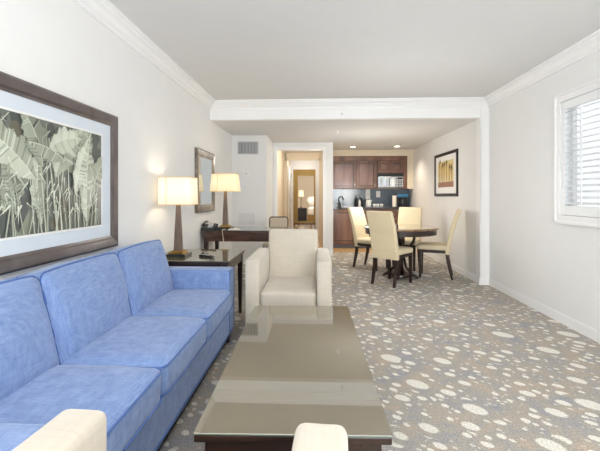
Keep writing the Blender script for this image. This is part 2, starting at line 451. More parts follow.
# ------------------------------------------------------------ wall fittings
def grille(name, label, x0, x1, z0, z1, y, mat_, n, vertical, group=None):
    t = thing(name, label, 'vent', ((x0+x1)/2, y, (z0+z1)/2))
    w, h = (x1-x0)/2, (z1-z0)/2
    bm = new(); box(bm, -w, -.004, -h, w, 0, h); link('backing', bm, 'slot' if vertical else 'palegrey', t)
    bm = new(); e = .014
    box(bm, -w, -.014, -h, w, -.004, -h+e); box(bm, -w, -.014, h-e, w, -.004, h); box(bm, -w, -.014, -h+e, -w+e, -.004, h-e); box(bm, w-e, -.014, -h+e, w, -.004, h-e)
    link('frame', bm, mat_, t)
    bm = new()
    for i in range(n):
        if vertical:
            x = -w+e+(2*w-2*e)*(i+.5)/n; hexa(bm, [(x-.006, -.012, -h+e), (x+.002, -.004, -h+e), (x+.006, -.004, -h+e), (x-.002, -.012, -h+e), (x-.006, -.012, h-e), (x+.002, -.004, h-e), (x+.006, -.004, h-e), (x-.002, -.012, h-e)])
        else:
            z = -h+e+(2*h-2*e)*(i+.5)/n; box(bm, -w+e, -.012, z-.008, w-e, -.004, z+.003)
    link('slats', bm, mat_, t)
    return t
grille('air_vent', 'large grey vertical-slatted air grille high on the narrow white wall', -1.41, -1.045, 1.94, 2.165, YV, 'grey', 13, True)
grille('return_grille', 'pale square return air grille low on the narrow white wall behind desk', -1.395, -1.10, .70, .90, YV, 'palegrey', 9, False)
t = thing('thermostat', 'small round white thermostat on the narrow white wall below the air grille', 'thermostat', (-1.255, YV, 1.598))
bm = new(); lathe(bm, [(.03, 0), (.03, .012), (.024, .02), (.0241, .021)], 24); bmesh.ops.rotate(bm, verts=bm.verts, cent=(0, 0, 0), matrix=Matrix.Rotation(PI/2, 3, 'X')); link('dial', bm, 'palegrey', t)
bm = new(); box(bm, -.045, -.005, -.045, .045, 0, .045); link('backplate', bm, 'white', t, bevel=.004)
t = thing('fire_strobe', 'small white fire alarm strobe at the corner beside the hallway opening', 'alarm', (XV, YD-.35, 1.92))
bm = new(); box(bm, 0, -.05, -.06, .02, .05, .06); link('housing', bm, 'white', t, bevel=.004)
bm = new(); box(bm, .02, -.02, -.035, .042, .02, .035); link('lens', bm, 'palegrey', t, bevel=.004)
t = thing('wall_outlet', 'white electrical outlet low on wall behind the right dining chair', 'outlet', (XA, 6.03, .44))
bm = new(); box(bm, -.006, -.036, -.058, 0, .036, .058); link('cover_plate', bm, 'white', t, bevel=.002)
bm = new()
for z in (-.025, .025): box(bm, -.009, -.016, z-.016, -.006, .016, z+.016)
link('sockets', bm, 'palegrey', t)
# recessed lights
def downlight(x, y, label):
    t = thing('recessed_light', label, 'ceiling light', (x, y, ZA), 0, 'recessed lights in the kitchen ceiling')
    bm = new(); lathe(bm, [(.075, 0), (.075, -.006), (.055, -.008), (.054, 0)], 28); link('trim_ring', bm, 'white', t, smooth=True)
    bm = new(); lathe(bm, [(.05, -.003), (.05, -.009)], 24); link('lamp_disc', bm, 'bulb', t)
downlight(.77, 8.45, 'lit recessed ceiling light above the left kitchen wall cabinets')
downlight(1.72, 8.4, 'lit recessed ceiling light above the microwave end of the kitchen')
t = thing('sprinkler_head', 'small white fire sprinkler on the lowered ceiling beyond the beam', 'sprinkler', (.33, 6.35, ZA))
bm = new(); lathe(bm, [(.032, 0), (.03, -.01), (.012, -.016), (.01, -.035), (.02, -.037), (.02, -.042)], 20); link('sprinkler', bm, 'white', t)
t = thing('beam_sprinkler', 'tiny grey sidewall sprinkler on the white ceiling beam face', 'sprinkler', (.34, YH, 2.345))
bm = new(); lathe(bm, [(.022, 0), (.02, .008), (.008, .012), (.008, .03), (.014, .031), (.014, .034)], 20); bmesh.ops.rotate(bm, verts=bm.verts, cent=(0, 0, 0), matrix=Matrix.Rotation(PI/2, 3, 'X')); link('sprinkler', bm, 'palegrey', t)

# ------------------------------------------------------------ framed pictures & mirror
def frame_mesh(w, h, b, t, lip=.0):
    """frame in the local YZ plane, facing +X, centred, mitred with a sloped profile"""
    bm = new()
    def ring(o, x): return [(x, -w/2+o, -h/2+o), (x, w/2-o, -h/2+o), (x, w/2-o, h/2-o), (x, -w/2+o, h/2-o)]
    rs = [ring(0, 0), ring(0, t*.8), ring(b*.15, t), ring(b*.7, t*.85), ring(b*.85, t*.6), ring(b, t*.55), ring(b, 0)]
    R = [[bm.verts.new(p) for p in r] for r in rs]
    for i in range(len(R)):
        a, c = R[i], R[(i+1) % len(R)]
        for k in range(4): bm.faces.new((a[k], a[(k+1) % 4], c[(k+1) % 4], c[k]))
    return bm

# big botanical print on the left wall: Y 1.28..2.80, Z .845..1.80
W, H = 1.56, .956
t = thing('framed_print', 'wide pewter-framed black and white banana leaf print above the sofa', 'picture', (XL, 2.80-W/2, 1.322))
link('frame', frame_mesh(W, H, .083, .035), 'frameL', t)
bm = new(); box(bm, .004, -W/2+.08, -H/2+.08, .014, W/2-.08, H/2-.08); mo = link('mat_board', bm, 'matt', t)
AW, AH = (2.60-(2.80-W/2))*2, .615
# inner bevel of the mat
bm = new()
for (a, b, c, d) in ((-AW/2-.012, -AH/2-.012, AW/2+.012, -AH/2), (-AW/2-.012, AH/2, AW/2+.012, AH/2+.012), (-AW/2-.012, -AH/2, -AW/2, AH/2), (AW/2, -AH/2, AW/2+.012, AH/2)):
    box(bm, .014, a, b, .017, c, d)
link('mat_bevel', bm, 'mattw', t)
cols = [(112, 116, 108), (84, 90, 86), (136, 142, 126), (164, 170, 152), (196, 202, 184), (214, 220, 202), (108, 104, 88), (146, 138, 116)]
for i, c in enumerate(cols): M['art%d' % i] = mat('print_tone_%d' % i, c, .25, var=.18, vscale=9)
bm = new()
depth = [.0146]
def poly(pts, mi):
    """clip a polygon to the print area and add it on its own thin layer"""
    def clip(P, ax, lim, s):
        out = []
        for i in range(len(P)):
            a, b = P[i], P[(i+1) % len(P)]
            ia, ib = (a[ax]-lim)*s <= 0, (b[ax]-lim)*s <= 0
            if ia: out.append(a)
            if ia != ib:
                k = (lim-a[ax])/(b[ax]-a[ax]); out.append((a[0]+(b[0]-a[0])*k, a[1]+(b[1]-a[1])*k))
        return out
    P = pts
    for ax, lim, s in ((0, AW/2, 1), (0, -AW/2, -1), (1, AH/2, 1), (1, -AH/2, -1)):
        if len(P) < 3: return
        P = clip(P, ax, lim, s)
    if len(P) < 3: return
    depth[0] += .0000045
    f = bm.faces.new([bm.verts.new((depth[0], p[0], p[1])) for p in P]); f.material_index = mi
poly([(-AW, -AH), (AW, -AH), (AW, AH), (-AW, AH)], 0)
rnd = random.Random(12)
def leaf(cx, cz, L_, wd, ang, base_c, bend=0.0, tear=True):
    # a banana leaf: many narrow ribs either side of a curved midrib
    d = Vector((math.cos(ang), math.sin(ang)))
    n = 54
    mid = []
    for i in range(n+1):
        s = i/n; a = ang+bend*s
        mid.append((cx+L_*s*math.cos(ang+bend*s*.5), cz+L_*s*math.sin(ang+bend*s*.5), a))
    for side in (-1, 1):
        for i in range(n):
            s = (i+.5)/n; wdt = wd*(.82+.18*math.sin(i*.55+side)*math.sin(i*.21+cx*40))*math.sin(PI*min(1, s*1.02)**.75)*(1 if not tear else rnd.uniform(.93, 1.04))
            x0, z0, a0 = mid[i]; x1, z1, a1 = mid[i+1]
            px, pz = -math.sin(a0)*side, math.cos(a0)*side
            fwx, fwz = math.cos(a0)*.35, math.sin(a0)*.35
            q = [(x0, z0), (x1, z1), (x1+(px+fwx)*wdt, z1+(pz+fwz)*wdt-.006), (x0+(px+fwx)*wdt, z0+(pz+fwz)*wdt-.006)]
            poly(q, max(0, min(5, base_c+(1 if side > 0 else 0)+rnd.choice((-1, 0, 0, 0, 0, 0, 0, 1)))))
    for i in range(n):
        x0, z0, a0 = mid[i]; x1, z1, a1 = mid[i+1]; k = .0018
        poly([(x0-math.sin(a0)*k, z0+math.cos(a0)*k), (x1-math.sin(a1)*k, z1+math.cos(a1)*k), (x1+math.sin(a1)*k, z1-math.cos(a1)*k), (x0+math.sin(a0)*k, z0-math.cos(a0)*k)], 5)
def stalk(x, x2, top, w, mi, hi):
    poly([(x-w, -AH/2), (x+w, -AH/2), (x2+w*.35, top), (x2-w*.35, top)], mi)
    poly([(x-w*.15, -AH/2), (x+w*.35, -AH/2), (x2+w*.1, top), (x2, top)], hi)
# dark gaps and mottled undergrowth first
for i in range(90):
    x = rnd.uniform(-AW/2, AW/2); z = rnd.uniform(-AH/2, AH/2); r = rnd.uniform(.02, .08)
    poly([(x+r*math.cos(k*PI/4)*rnd.uniform(.4, 1), z+r*1.5*math.sin(k*PI/4)*rnd.uniform(.5, 1)) for k in range(8)], rnd.choice((1, 1, 1, 0, 6, 6, 2)))
for i in range(10):
    leaf(rnd.uniform(-.6, .5), rnd.uniform(-.3, .0), rnd.uniform(.35, .6), rnd.uniform(.06, .11), rnd.uniform(.7, 2.4), rnd.choice((1, 2, 2, 3)), rnd.uniform(-.8, .8))
for x in [i*.034-.62 for i in range(37)]:
    x += rnd.uniform(-.02, .02); stalk(x, x+rnd.uniform(-.1, .1), rnd.uniform(-.08, .3), rnd.uniform(.004, .010), rnd.choice((2, 2, 3, 3, 4)), rnd.choice((4, 5, 5)))
# upper broad leaves
for (a, b, l, w_, an, c, be) in ((-.05, -.02, .50, .12, 2.3, 3, .6), (.1, 0, .42, .11, 1.2, 3, -.7), (.40, -.28, .62, .085, 1.62, 3, -.25),
                                 (-.35, .0, .45, .12, 1.9, 4, .8), (.0, .05, .35, .10, 1.65, 2, .9), (.28, -.1, .42, .07, 1.35, 4, -.3), (-.5, -.05, .5, .1, 1.3, 3, .5), (.18, .1, .3, .08, 2.6, 2, .6), (.05, .16, .3, .09, .6, 4, -.6)):
    leaf(a, b, l, w_, an, c, be)
for i in range(130):   # bright crossing blades low down
    x = rnd.uniform(-.6, .5); z = rnd.uniform(-.26, .02); a = rnd.uniform(.5, 2.6); l = rnd.uniform(.03, .10)
    poly([(x, z), (x+l*math.cos(a), z+l*math.sin(a)), (x+l*math.cos(a+.13), z+l*math.sin(a+.13))], rnd.choice((3, 4, 5, 5)))
pr_ = link('print', bm, ['art%d' % i for i in range(8)], t)

# wall mirror over the desk
t = thing('wall_mirror', 'rectangular wall mirror in a stepped bronze-silver frame above the writing desk', 'mirror', (XL, 5.075, 1.40))
link('frame', frame_mesh(.81, .81, .10, .04), 'frameM', t)
bm = new(); box(bm, .004, -.31, -.31, .02, .31, .31); link('mirror_glass', bm, 'mirror', t)

# palms picture on the right alcove wall: face -X
t = thing('palm_picture', 'black-framed print of tall golden palm trees on the right dining wall', 'picture', (XA, 6.76, 1.575), PI)
link('frame', frame_mesh(1.16, .755, .05, .03), 'blackframe', t)
bm = new(); box(bm, .004, -.54, -.34, .012, .54, .34); link('mat_board', bm, 'mattw', t)
for n_, c in (('sky', (226, 206, 150)), ('ground', (150, 92, 46)), ('trunk', (150, 116, 66)), ('crown', (66, 50, 30)), ('blotch', (200, 168, 100))): M['palm_'+n_] = mat('palm_print_'+n_, c, .4, var=.2, vscale=8)
bm = new()
def q2(a, b, c, d, x, mi):
    f = bm.faces.new([bm.verts.new((x, y, z)) for y, z in ((a, b), (c, b), (c, d), (a, d))]); f.material_index = mi
q2(-.40, -.22, .40, .235, .0125, 0)
q2(-.40, -.22, .40, -.13, .0127, 1)
for k in range(6):   # pale washes
    y = -.36+k*.13; q2(y, -.13, y+.06, .18, .01265, 4)
for i, (y, zt) in enumerate(((.31, .09), (.225, .11), (.06, .19), (-.06, .17), (-.15, .16), (-.29, .22))):
    q2(y-.008, -.15, y+.008, zt, .0129, 2)
    for k in range(9):
        a = PI*k/8*1.3-.45; r = .075
        f = bm.faces.new([bm.verts.new(p) for p in ((.0131+k*1e-5, y, zt-.012), (.0131+k*1e-5, y+r*.55*math.cos(a)+.01, zt+r*math.sin(a)-.02), (.0131+k*1e-5, y+r*.55*math.cos(a+.3)-.004, zt+r*math.sin(a+.3)-.03))]); f.material_index = 3
link('print', bm, ['palm_sky', 'palm_ground', 'palm_trunk', 'palm_crown', 'palm_blotch'], t)

# ------------------------------------------------------------ upholstery
def cushion(w, d, h, puff=.02, nx=18, ny=18, nz=6, r=.035, seed=0, wr=.004):
    """rounded, crowned box cushion centred in xy, z 0..h"""
    bm = new(); bmesh.ops.create_cube(bm, size=2)
    bmesh.ops.subdivide_edges(bm, edges=bm.edges[:], cuts=11, use_grid_fill=True)
    for v in bm.verts:
        x, y, z = v.co
        f = lambda a: math.copysign(abs(a)**.8, a) if abs(a) < 1 else a
        x, y, z = f(x), f(y), f(z)
        X, Y, Z_ = x*w/2, y*d/2, z*h/2
        # round corners by pulling towards an inner box
        ix, iy, iz = max(-w/2+r, min(w/2-r, X)), max(-d/2+r, min(d/2-r, Y)), max(-h/2+r, min(h/2-r, Z_))
        dv = Vector((X-ix, Y-iy, Z_-iz))
        if dv.length > 1e-6:
            dv = dv.normalized()*min(r, dv.length) if sum(abs(k) > 1e-6 for k in dv) > 1 else dv
        P = Vector((ix, iy, iz))+dv
        cx, cy = (1-x*x), (1-y*y)
        if abs(z) > .99: P.z += math.copysign(puff*(cx*cy)**.6, z)
        if abs(y) > .99: P.y += math.copysign(puff*.35*(cx*(1-z*z))**.6, y)
        if abs(x) > .99: P.x += math.copysign(puff*.15*(cy*(1-z*z))**.6, x)
        nn = noise.noise(Vector((P.x*5+seed*7.3, P.y*5, P.z*5)))+.5*noise.noise(Vector((P.x*14+seed, P.y*6, P.z*12)))
        k = 1 if abs(z) > .9 else .6
        P += Vector((0, 0, nn*wr*k))+Vector((nn*wr*.4, nn*wr*.4, 0))
        P.z += h/2
        v.co = P
    return bm

def piping(w, d, z, r=.035, rad=.006, inset=.0, lift=0):
    pts = []
    for cx, cy, a0 in ((w/2-r, d/2-r, 0), (-w/2+r, d/2-r, PI/2), (-w/2+r, -d/2+r, PI), (w/2-r, -d/2+r, 1.5*PI)):
        for k in range(5):
            a = a0+k*PI/8; pts.append((cx+(r+inset)*math.cos(a), cy+(r+inset)*math.sin(a), z))
    # add mid-side points so it follows the crown
    out = []
    for i, p in enumerate(pts):
        out.append(p); q = pts[(i+1) % len(pts)]
        if (Vector(p)-Vector(q)).length > .1:
            for k in range(1, 8): out.append(tuple(Vector(p).lerp(Vector(q), k/8)))
    bm = new(); sweep(bm, out, rad, n=8, closed=True)
    return bm

# SOFA: front face at X -0.70, back at XL+.02, arms at Y .86-1.0 and 3.06-3.24
SX0, SX1 = XL+.02, -.705
SY0, SY1 = .80, 3.24
sofa = thing('sofa', 'long blue linen three-seat sofa against the left wall under the leaf print', 'sofa', (-1.09, 2.02, 0))
ox, oy = 1.09, -2.02
def S(x): return x+ox
def T(y): return y+oy
bm = new(); box(bm, S(SX0)+.02, T(SY0)+.02, .09, S(SX1)-.005, T(SY1)-.02, .31, bev=.015); link('base', bm, 'fabric', sofa, smooth=False)
bm = new(); sweep(bm, [(S(SX1)-.003, T(SY0)+.03, .30), (S(SX1)-.003, T(SY1)-.03, .30)], .006, n=8); sweep(bm, [(S(SX1)-.003, T(SY0)+.03, .105), (S(SX1)-.003, T(SY1)-.03, .105)], .006, n=8); link('base_piping', bm, 'pipe', sofa)
bm = new(); box(bm, S(SX0)+.03, T(SY0)+.04, .03, S(SX1)-.03, T(SY1)-.05, .09); link('plinth', bm, 'skirtdark', sofa)
for x in (SX0+.06, SX1-.06):
    for y in (SY0+.06, SY1-.06):
        bm = new(); box(bm, S(x)-.035, T(y)-.035, 0, S(x)+.035, T(y)+.035, .095, bev=.004); link('leg', bm, 'espresso', sofa)
for (a, b) in ((SY0, 1.0), (3.06, SY1)):
    bm = new(); box(bm, S(SX0)+.02, T(a), .10, S(SX1)+.0, T(b), .615, bev=.022, seg=3)
    ar = link('arm', bm, 'fabric', sofa, smooth=True)
    xf = S(SX1)-.004
    for yy in (T(a)+.006, T(b)-.006):
        pass
    bm = new(); e = .012
    sweep(bm, [(xf+.002, T(a)+e, .12), (xf+.002, T(a)+e, .603), (xf+.002, T(b)-e, .603), (xf+.002, T(b)-e, .12)], .0045, n=6)
    sweep(bm, [(S(SX0)+.03, T(a)+.010, .606), (xf, T(a)+.010, .606)], .0045, n=6)
    sweep(bm, [(S(SX0)+.03, T(b)-.010, .606), (xf, T(b)-.010, .606)], .0045, n=6)
    link('arm_piping', bm, 'pipe', ar)
bm = new(); hexa(bm, [(S(SX0), T(SY0)+.01, .1), (S(SX0)+.2, T(SY0)+.01, .1), (S(SX0)+.2, T(3.08), .1), (S(SX0), T(3.08), .1),
                      (S(SX0)+.01, T(SY0)+.1, .83), (S(SX0)+.16, T(SY0)+.1, .83), (S(SX0)+.16, T(3.03), .83), (S(SX0)+.01, T(3.03), .83)], bev=.03, seg=3)
link('back_frame', bm, 'fabric', sofa, smooth=True)
cw = (3.055-1.005)/3
for k in range(3):
    yc = 1.005+cw*(k+.5)
    sd = .60
    bm = cushion(sd, cw-.006, .165, .02, seed=k, wr=.006, r=.04)
    sc = link('seat_cushion', bm, 'fabric', sofa, smooth=True, loc=(S(SX1)-sd/2+.024, T(yc), .30))
    bm = piping(sd+.002, cw-.004, .146, r=.04, rad=.005); link('piping', bm, 'pipe', sc)
    bm = piping(sd+.002, cw-.004, .022, r=.04, rad=.005); link('piping', bm, 'pipe', sc)
    # back cushion: stands on the seat, leaning back
    bh = .455
    bm = cushion(bh, cw-.002, .20, .035, seed=k+5, wr=.012, r=.038)
    # local z is thickness; stand it up
    for v in bm.verts:
        tx = v.co.x/(bh/2)
        v.co.z = .1+(v.co.z-.1)*(1-.18*max(0, tx))
        # sagging top edge
        if tx > .6: v.co.x -= .016*(1-(v.co.y/(cw/2))**2)*0 + .012*abs(v.co.y/(cw/2))**3
    M4 = Matrix.Rotation(-PI/2+.20, 4, 'Y')
    bc = link('back_cushion', bm, 'fabric', sofa, smooth=True)
    bc.location = (S(-1.19), T(yc), .655)
    bc.rotation_euler = (0, -PI/2-.20, 0)
    for zz in (.018, .182):
        bm = piping(bh-.006, cw-.008, zz, r=.038, rad=.005)
        for v in bm.verts:
            tx = v.co.x/(bh/2)
            v.co.z = .1+(v.co.z-.1)*(1-.18*max(0, tx))
            if tx > .6: v.co.x -= .012*abs(v.co.y/(cw/2))**3
        link('piping', bm, 'pipe', bc)

# ARMCHAIR faces -Y in local frame; origin centre at floor; width .71, depth .80
def armchair(label, loc, rz):
    t = thing('armchair', label, 'armchair', loc, rz, 'ivory armchairs at the coffee table')
    w, aw, d = .355, .122, .80
    y0, y1 = -.39, .41
    for s in (-1, 1):
        bm = new()
        xa, xb = (w-aw)*s, w*s
        if xa > xb: xa, xb = xb, xa
        hexa(bm, [(xa, y0+.0, .055), (xb, y0, .055), (xb, y1, .055), (xa, y1, .055), (xa, y0+.0, .69), (xb, y0, .69), (xb, y1-.06, .695), (xa, y1-.06, .695)], bev=.024, seg=3)
        link('arm', bm, 'beige', t, smooth=True)
    bm = new(); box(bm, -w+aw-.005, y0+.025, .055, w-aw+.005, y1-.05, .29, bev=.01); link('seat_base', bm, 'beige', t)
    bm = cushion((w-aw)*2-.006, .60, .145, .012, seed=3, wr=.004, r=.03)
    sc = link('seat_cushion', bm, 'beige', t, smooth=True, loc=(0, y0+.30+.012, .285))
    bm = new()
    hexa(bm, [(-.235, .16, .30), (.235, .16, .30), (.235, .36, .10), (-.235, .36, .10), (-.245, .31, .885), (.245, .31, .885), (.245, .45, .87), (-.245, .45, .87)], bev=.03, seg=3)
    link('backrest', bm, 'beige', t, smooth=True)
    for sx in (-1, 1):
        for y in (y0+.06, y1-.07):
            bm = new(); box(bm, sx*.29-.025, y-.025, 0, sx*.29+.025, y+.025, .06, bev=.003); link('leg', bm, 'espresso', t)
    return t
ac = armchair('ivory upholstered armchair at the far end of the glass coffee table', (-.24, 3.50, 0), 0)
# near chair: front corners (-.64,.948) and (.072,.908), facing +Y
a = PI-math.radians(3.2)
cx, cy = (-.64+.072)/2, (.948+.908)/2
dup(ac, (cx-.39*math.sin(math.radians(3.2)), cy-.39*math.cos(math.radians(3.2)), 0), a, 'ivory armchair nearest the camera, its two arm fronts showing before the coffee table')

# ------------------------------------------------------------ coffee table
ct = thing('coffee_table', 'dark wood rectangular coffee table with a reflective bronze glass top', 'coffee table', (-.097, 1.955, 0), math.radians(1.3))
w, l = .322, .72
bm = new(); box(bm, -w, -l, .443, w, l, .450, bev=.0015, seg=1)
for f in bm.faces:
    if abs(f.normal.z) < .5: f.material_index = 1
link('glass_top', bm, ['glasstop', 'glassedge'], ct)
bm = new(); box(bm, -w+.002, -l+.002, .418, w-.002, l-.002, .4428, bev=.003); link('table_top', bm, 'espresso', ct)
bm = new(); iw, il = w-.028, l-.04
for s in (-1, 1):
    box(bm, -iw+.07, s*il-.012*(s > 0)-.0*(s < 0), .30, iw-.07, s*il+.012*(s < 0), .418)
    box(bm, s*iw-.012*(s > 0), -il+.07, .30, s*iw+.012*(s < 0), il-.07, .418)
link('apron', bm, 'espresso', ct)
for sx in (-1, 1):
    for sy in (-1, 1):
        bm = new(); x, y = sx*(iw-.035), sy*(il-.035)
        box(bm, x-.035, y-.035, 0, x+.035, y+.035, .418, bev=.003)
        link('leg', bm, 'espresso', ct)
        bm = new()
        for k in (0, 1):
            xx = sx*(iw-.088-k*.022); box(bm, xx-.005, y+sy*.023, .0 + .08, xx+.005, y+sy*.033, .418)
        link('slat', bm, 'espresso', ct)
bm = new(); box(bm, -iw+.02, -il+.02, .10, iw-.02, il-.02, .125, bev=.003); link('lower_shelf', bm, 'espresso', ct)

# ------------------------------------------------------------ end table with lamp and remote
et = thing('end_table', 'square dark wood end table with glass top between sofa and desk', 'side table', (-1.125, 3.635, 0))
w = .365
bm = new(); box(bm, -w, -w+.01, .644, w, w, .650, bev=.001, seg=1)
for f in bm.faces:
    if abs(f.normal.z) < .5: f.material_index = 1
link('glass_top', bm, ['glasstop', 'glassedge'], et)
bm = new(); box(bm, -w+.004, -w+.014, .618, w-.004, w-.004, .6438, bev=.003); link('table_top', bm, 'espresso', et)
bm = new(); i_ = w-.03
for s in (-1, 1):
    box(bm, -i_+.04, s*i_-.01, .545, i_-.04, s*i_+.01, .618); box(bm, s*i_-.01, -i_+.04, .545, s*i_+.01, i_-.04, .618)
link('apron', bm, 'espresso', et)
for sx in (-1, 1):
    for sy in (-1, 1):
        bm = new(); x, y = sx*(i_-.01), sy*(i_-.01)
        hexa(bm, [(x-.014, y-.014, 0), (x+.014, y-.014, 0), (x+.014, y+.014, 0), (x-.014, y+.014, 0), (x-.025, y-.025, .618), (x+.025, y-.025, .618), (x+.025, y+.025, .618), (x-.025, y+.025, .618)])
        link('leg', bm, 'espresso', et)

def table_lamp(label, loc, shade, sw_b, sw_t, sz0, sz1, depth_, h=.74, stone='stone'):
    t = thing('table_lamp', label, 'lamp', loc, 0)
    bm = new(); box(bm, -.098, -.098, 0, .098, .098, .026, bev=.003); link('base', bm, stone, t)
    bm = new(); box(bm, -.07, -.07, .026, .07, .07, .04, bev=.002); box(bm, -.05, -.05, .04, .05, .05, .052, bev=.002); link('base_plate', bm, 'gold', t)
    bm = new(); b, u = .034, .017; zt = sz0+.01
    hexa(bm, [(-b, -b, .052), (b, -b, .052), (b, b, .052), (-b, b, .052), (-u, -u, zt), (u, -u, zt), (u, u, zt), (-u, u, zt)], bev=.002, seg=1); link('column', bm, 'lampwood', t)
    bm = new(); sweep(bm, [(0, 0, zt), (0, 0, sz1-.03)], .005, n=8)
    for k in range(3):
        a = k*2*PI/3; sweep(bm, [(0, 0, sz1-.02), (sw_t*.7*math.cos(a), min(depth_, sw_t*.7)*math.sin(a), sz1-.02)], .002, n=6)
    link('rod', bm, 'gold', t)
    # rounded-rectangle drum shade
    bm = new(); rr = []
    for zz, hw in ((sz0, sw_b), (sz1, sw_t)):
        dd = depth_*hw/sw_b; r = .05; ring = []
        for px, py, a0 in ((hw-r, dd-r, 0), (-hw+r, dd-r, PI/2), (-hw+r, -dd+r, PI), (hw-r, -dd+r, 1.5*PI)):
            for k in range(7): a = a0+k*PI/12; ring.append((px+r*math.cos(a), py+r*math.sin(a), zz))
        rr.append(ring)
    loft(bm, rr, cap=False)
    sh = link('lamp_shade', bm, shade, t, smooth=True)
    s = sh.modifiers.new('solid', 'SOLIDIFY'); s.thickness = .003
    bm = new()
    for ring, dz in ((rr[0], .004), (rr[1], -.004)): sweep(bm, [(p[0]*1.004, p[1]*1.004, p[2]+dz) for p in ring], .0035, n=6, closed=True)
    sweep(bm, [(-sw_b*.42, -depth_-.002, sz0+.004), (-sw_t*.42, -depth_*sw_t/sw_b-.002, sz1-.004)], .0025, n=6)
    link('shade_trim', bm, 'shadeband', sh)
    return t
table_lamp('lit table lamp with wide straight cream shade on the end table beside the sofa', (-1.305, 3.56, .650), 'shade', .158, .154, .478, .735, .13)
# remote / cordless phone lying on the end table
t = thing('remote_control', 'black rounded remote control lying on the glass end table', 'remote', (-1.02, 3.50, .650), -.5)
bm = new(); loft(bm, [[(-.085+.085*0, y, z) for y, z in ((-.02, .004), (.02, .004), (.016, .014), (-.016, .014))],
                      [(-.05, y, z) for y, z in ((-.028, 0), (.028, 0), (.024, .022), (-.024, .022))],
                      [(.05, y, z) for y, z in ((-.024, 0), (.024, 0), (.02, .018), (-.02, .018))],
                      [(.085, y, z) for y, z in ((-.016, .003), (.016, .003), (.012, .012), (-.012, .012))]])
link('body', bm, 'black', t, bevel=.003)
bm = new()
for i in range(5):
    for j in (-1, 0, 1): box(bm, -.045+i*.018, j*.012-.003, .019-.0005*i, -.037+i*.018, j*.012+.003, .0235-.0006*i)
link('buttons', bm, 'grey', t)

# ------------------------------------------------------------ desk
dk = thing('writing_desk', 'long dark mahogany writing desk with tapered legs against the left wall', 'desk', (XL+.03, 4.87, 0))
Lk, Dk = 1.28, .62
bm = new(); box(bm, 0, 0, .735, Lk, Dk, .76, bev=.003); link('desk_top', bm, 'mahogh', dk)
bm = new(); box(bm, -.005, -.01, .761, Lk+.01, Dk, .767, bev=.001, seg=1); link('glass_sheet', bm, 'stone', dk)
bm = new(); box(bm, .025, .012, .625, Lk-.025, .03, .735); box(bm, .025, Dk-.03, .625, Lk-.025, Dk-.012, .735); box(bm, .02, .03, .625, .038, Dk-.03, .735); box(bm, Lk-.038, .03, .625, Lk-.02, Dk-.03, .735); link('apron', bm, 'mahogh', dk)
bm = new(); box(bm, .10, .004, .64, Lk/2-.02, .014, .722, bev=.002); dr = link('drawer', bm, 'mahogh', dk)
bm = new(); box(bm, Lk/2+.02, .004, .64, Lk-.1, .014, .722, bev=.002); dr2 = link('drawer', bm, 'mahogh', dk)
for x in (.045, Lk-.045):
    for y in (.045, Dk-.045):
        bm = new(); hexa(bm, [(x-.016, y-.016, 0), (x+.016, y-.016, 0), (x+.016, y+.016, 0), (x-.016, y+.016, 0), (x-.028, y-.028, .735), (x+.028, y-.028, .735), (x+.028, y+.028, .735), (x-.028, y+.028, .735)])
        link('leg', bm, 'espresso', dk)
table_lamp('lit table lamp with tapered golden shade and wooden column on the writing desk', (-1.235, 5.12, .767), 'shade2', .185, .162, .50, .735, .15)
# desk phone
t = thing('desk_phone', 'dark grey corded telephone with handset on the left end of the desk', 'telephone', (-1.42, 4.98, .767), .02)
bm = new(); hexa(bm, [(-.08, -.09, 0), (.08, -.09, 0), (.08, .09, 0), (-.08, .09, 0), (-.08, -.09, .025), (.08, -.09, .025), (.08, .09, .07), (-.08, .09, .07)], bev=.006); link('base', bm, 'phone', t)
bm = new()
sweep(bm, [(-.05, -.09, .062), (-.05, -.05, .082), (-.05, .05, .105), (-.05, .09, .098)], [.024, .016, .016, .024], [.014, .01, .01, .014], n=8); link('handset', bm, 'phone', t, smooth=True)
bm = new()
for i in range(3):
    for j in range(4): box(bm, .0+i*.022, -.07+j*.028, .035+j*.012, .015+i*.022, -.055+j*.028, .045+j*.014)
link('keypad', bm, 'palegrey', t)
# easel-backed folder
t = thing('guest_folder', 'grey-green upright hotel folder standing at the desk corner by the wall', 'folder', (-1.43, 5.25, .767), .1)
bm = new(); hexa(bm, [(-.045, -.01, 0), (.06, -.01, 0), (.06, .02, 0), (-.045, .02, 0), (-.045, .0, .075), (.06, .0, .055), (.06, .03, .055), (-.045, .03, .075)]); link('cover', bm, 'phone', t)
bm = new(); hexa(bm, [(-.042, -.008, .004), (.064, -.008, .004), (.064, .018, .004), (-.042, .018, .004), (-.042, .003, .078), (.064, .003, .057), (.064, .027, .057), (-.042, .027, .078)]); link('pages', bm, 'white', t)
# notepad, with lamp cord hanging over the desk edge
t = thing('lamp_cord', 'pale lamp cord hanging over the front edge of the desk', 'cord', (-1.20, 4.99, .767))
bm = new(); sweep(bm, [(0, .02, .006), (-.01, -.05, .006), (-.015, -.105, .008), (-.012, -.142, 0), (-.004, -.145, -.05), (.006, -.145, -.12), (.0, -.14, -.24), (-.012, -.12, -.4), (-.02, -.05, -.7), (-.02, 0, -.755)], .004, n=6); link('cable', bm, 'linencream', t, smooth=True)
t = thing('notepad', 'cream notepad tray at the foot of the desk lamp', 'notepad', (-1.075, 4.93, .767), -.1)
bm = new(); box(bm, -.075, -.035, 0, .075, .04, .012, bev=.002); link('tray', bm, 'linencream', t)
bm = new(); box(bm, -.06, -.028, .012, .06, .032, .018); link('paper', bm, 'white', t)

# desk chair behind the desk, cane back
t = thing('desk_chair', 'small cane-backed metal desk chair peeking over the far armchair', 'chair', (-.63, 5.98, 0), PI)
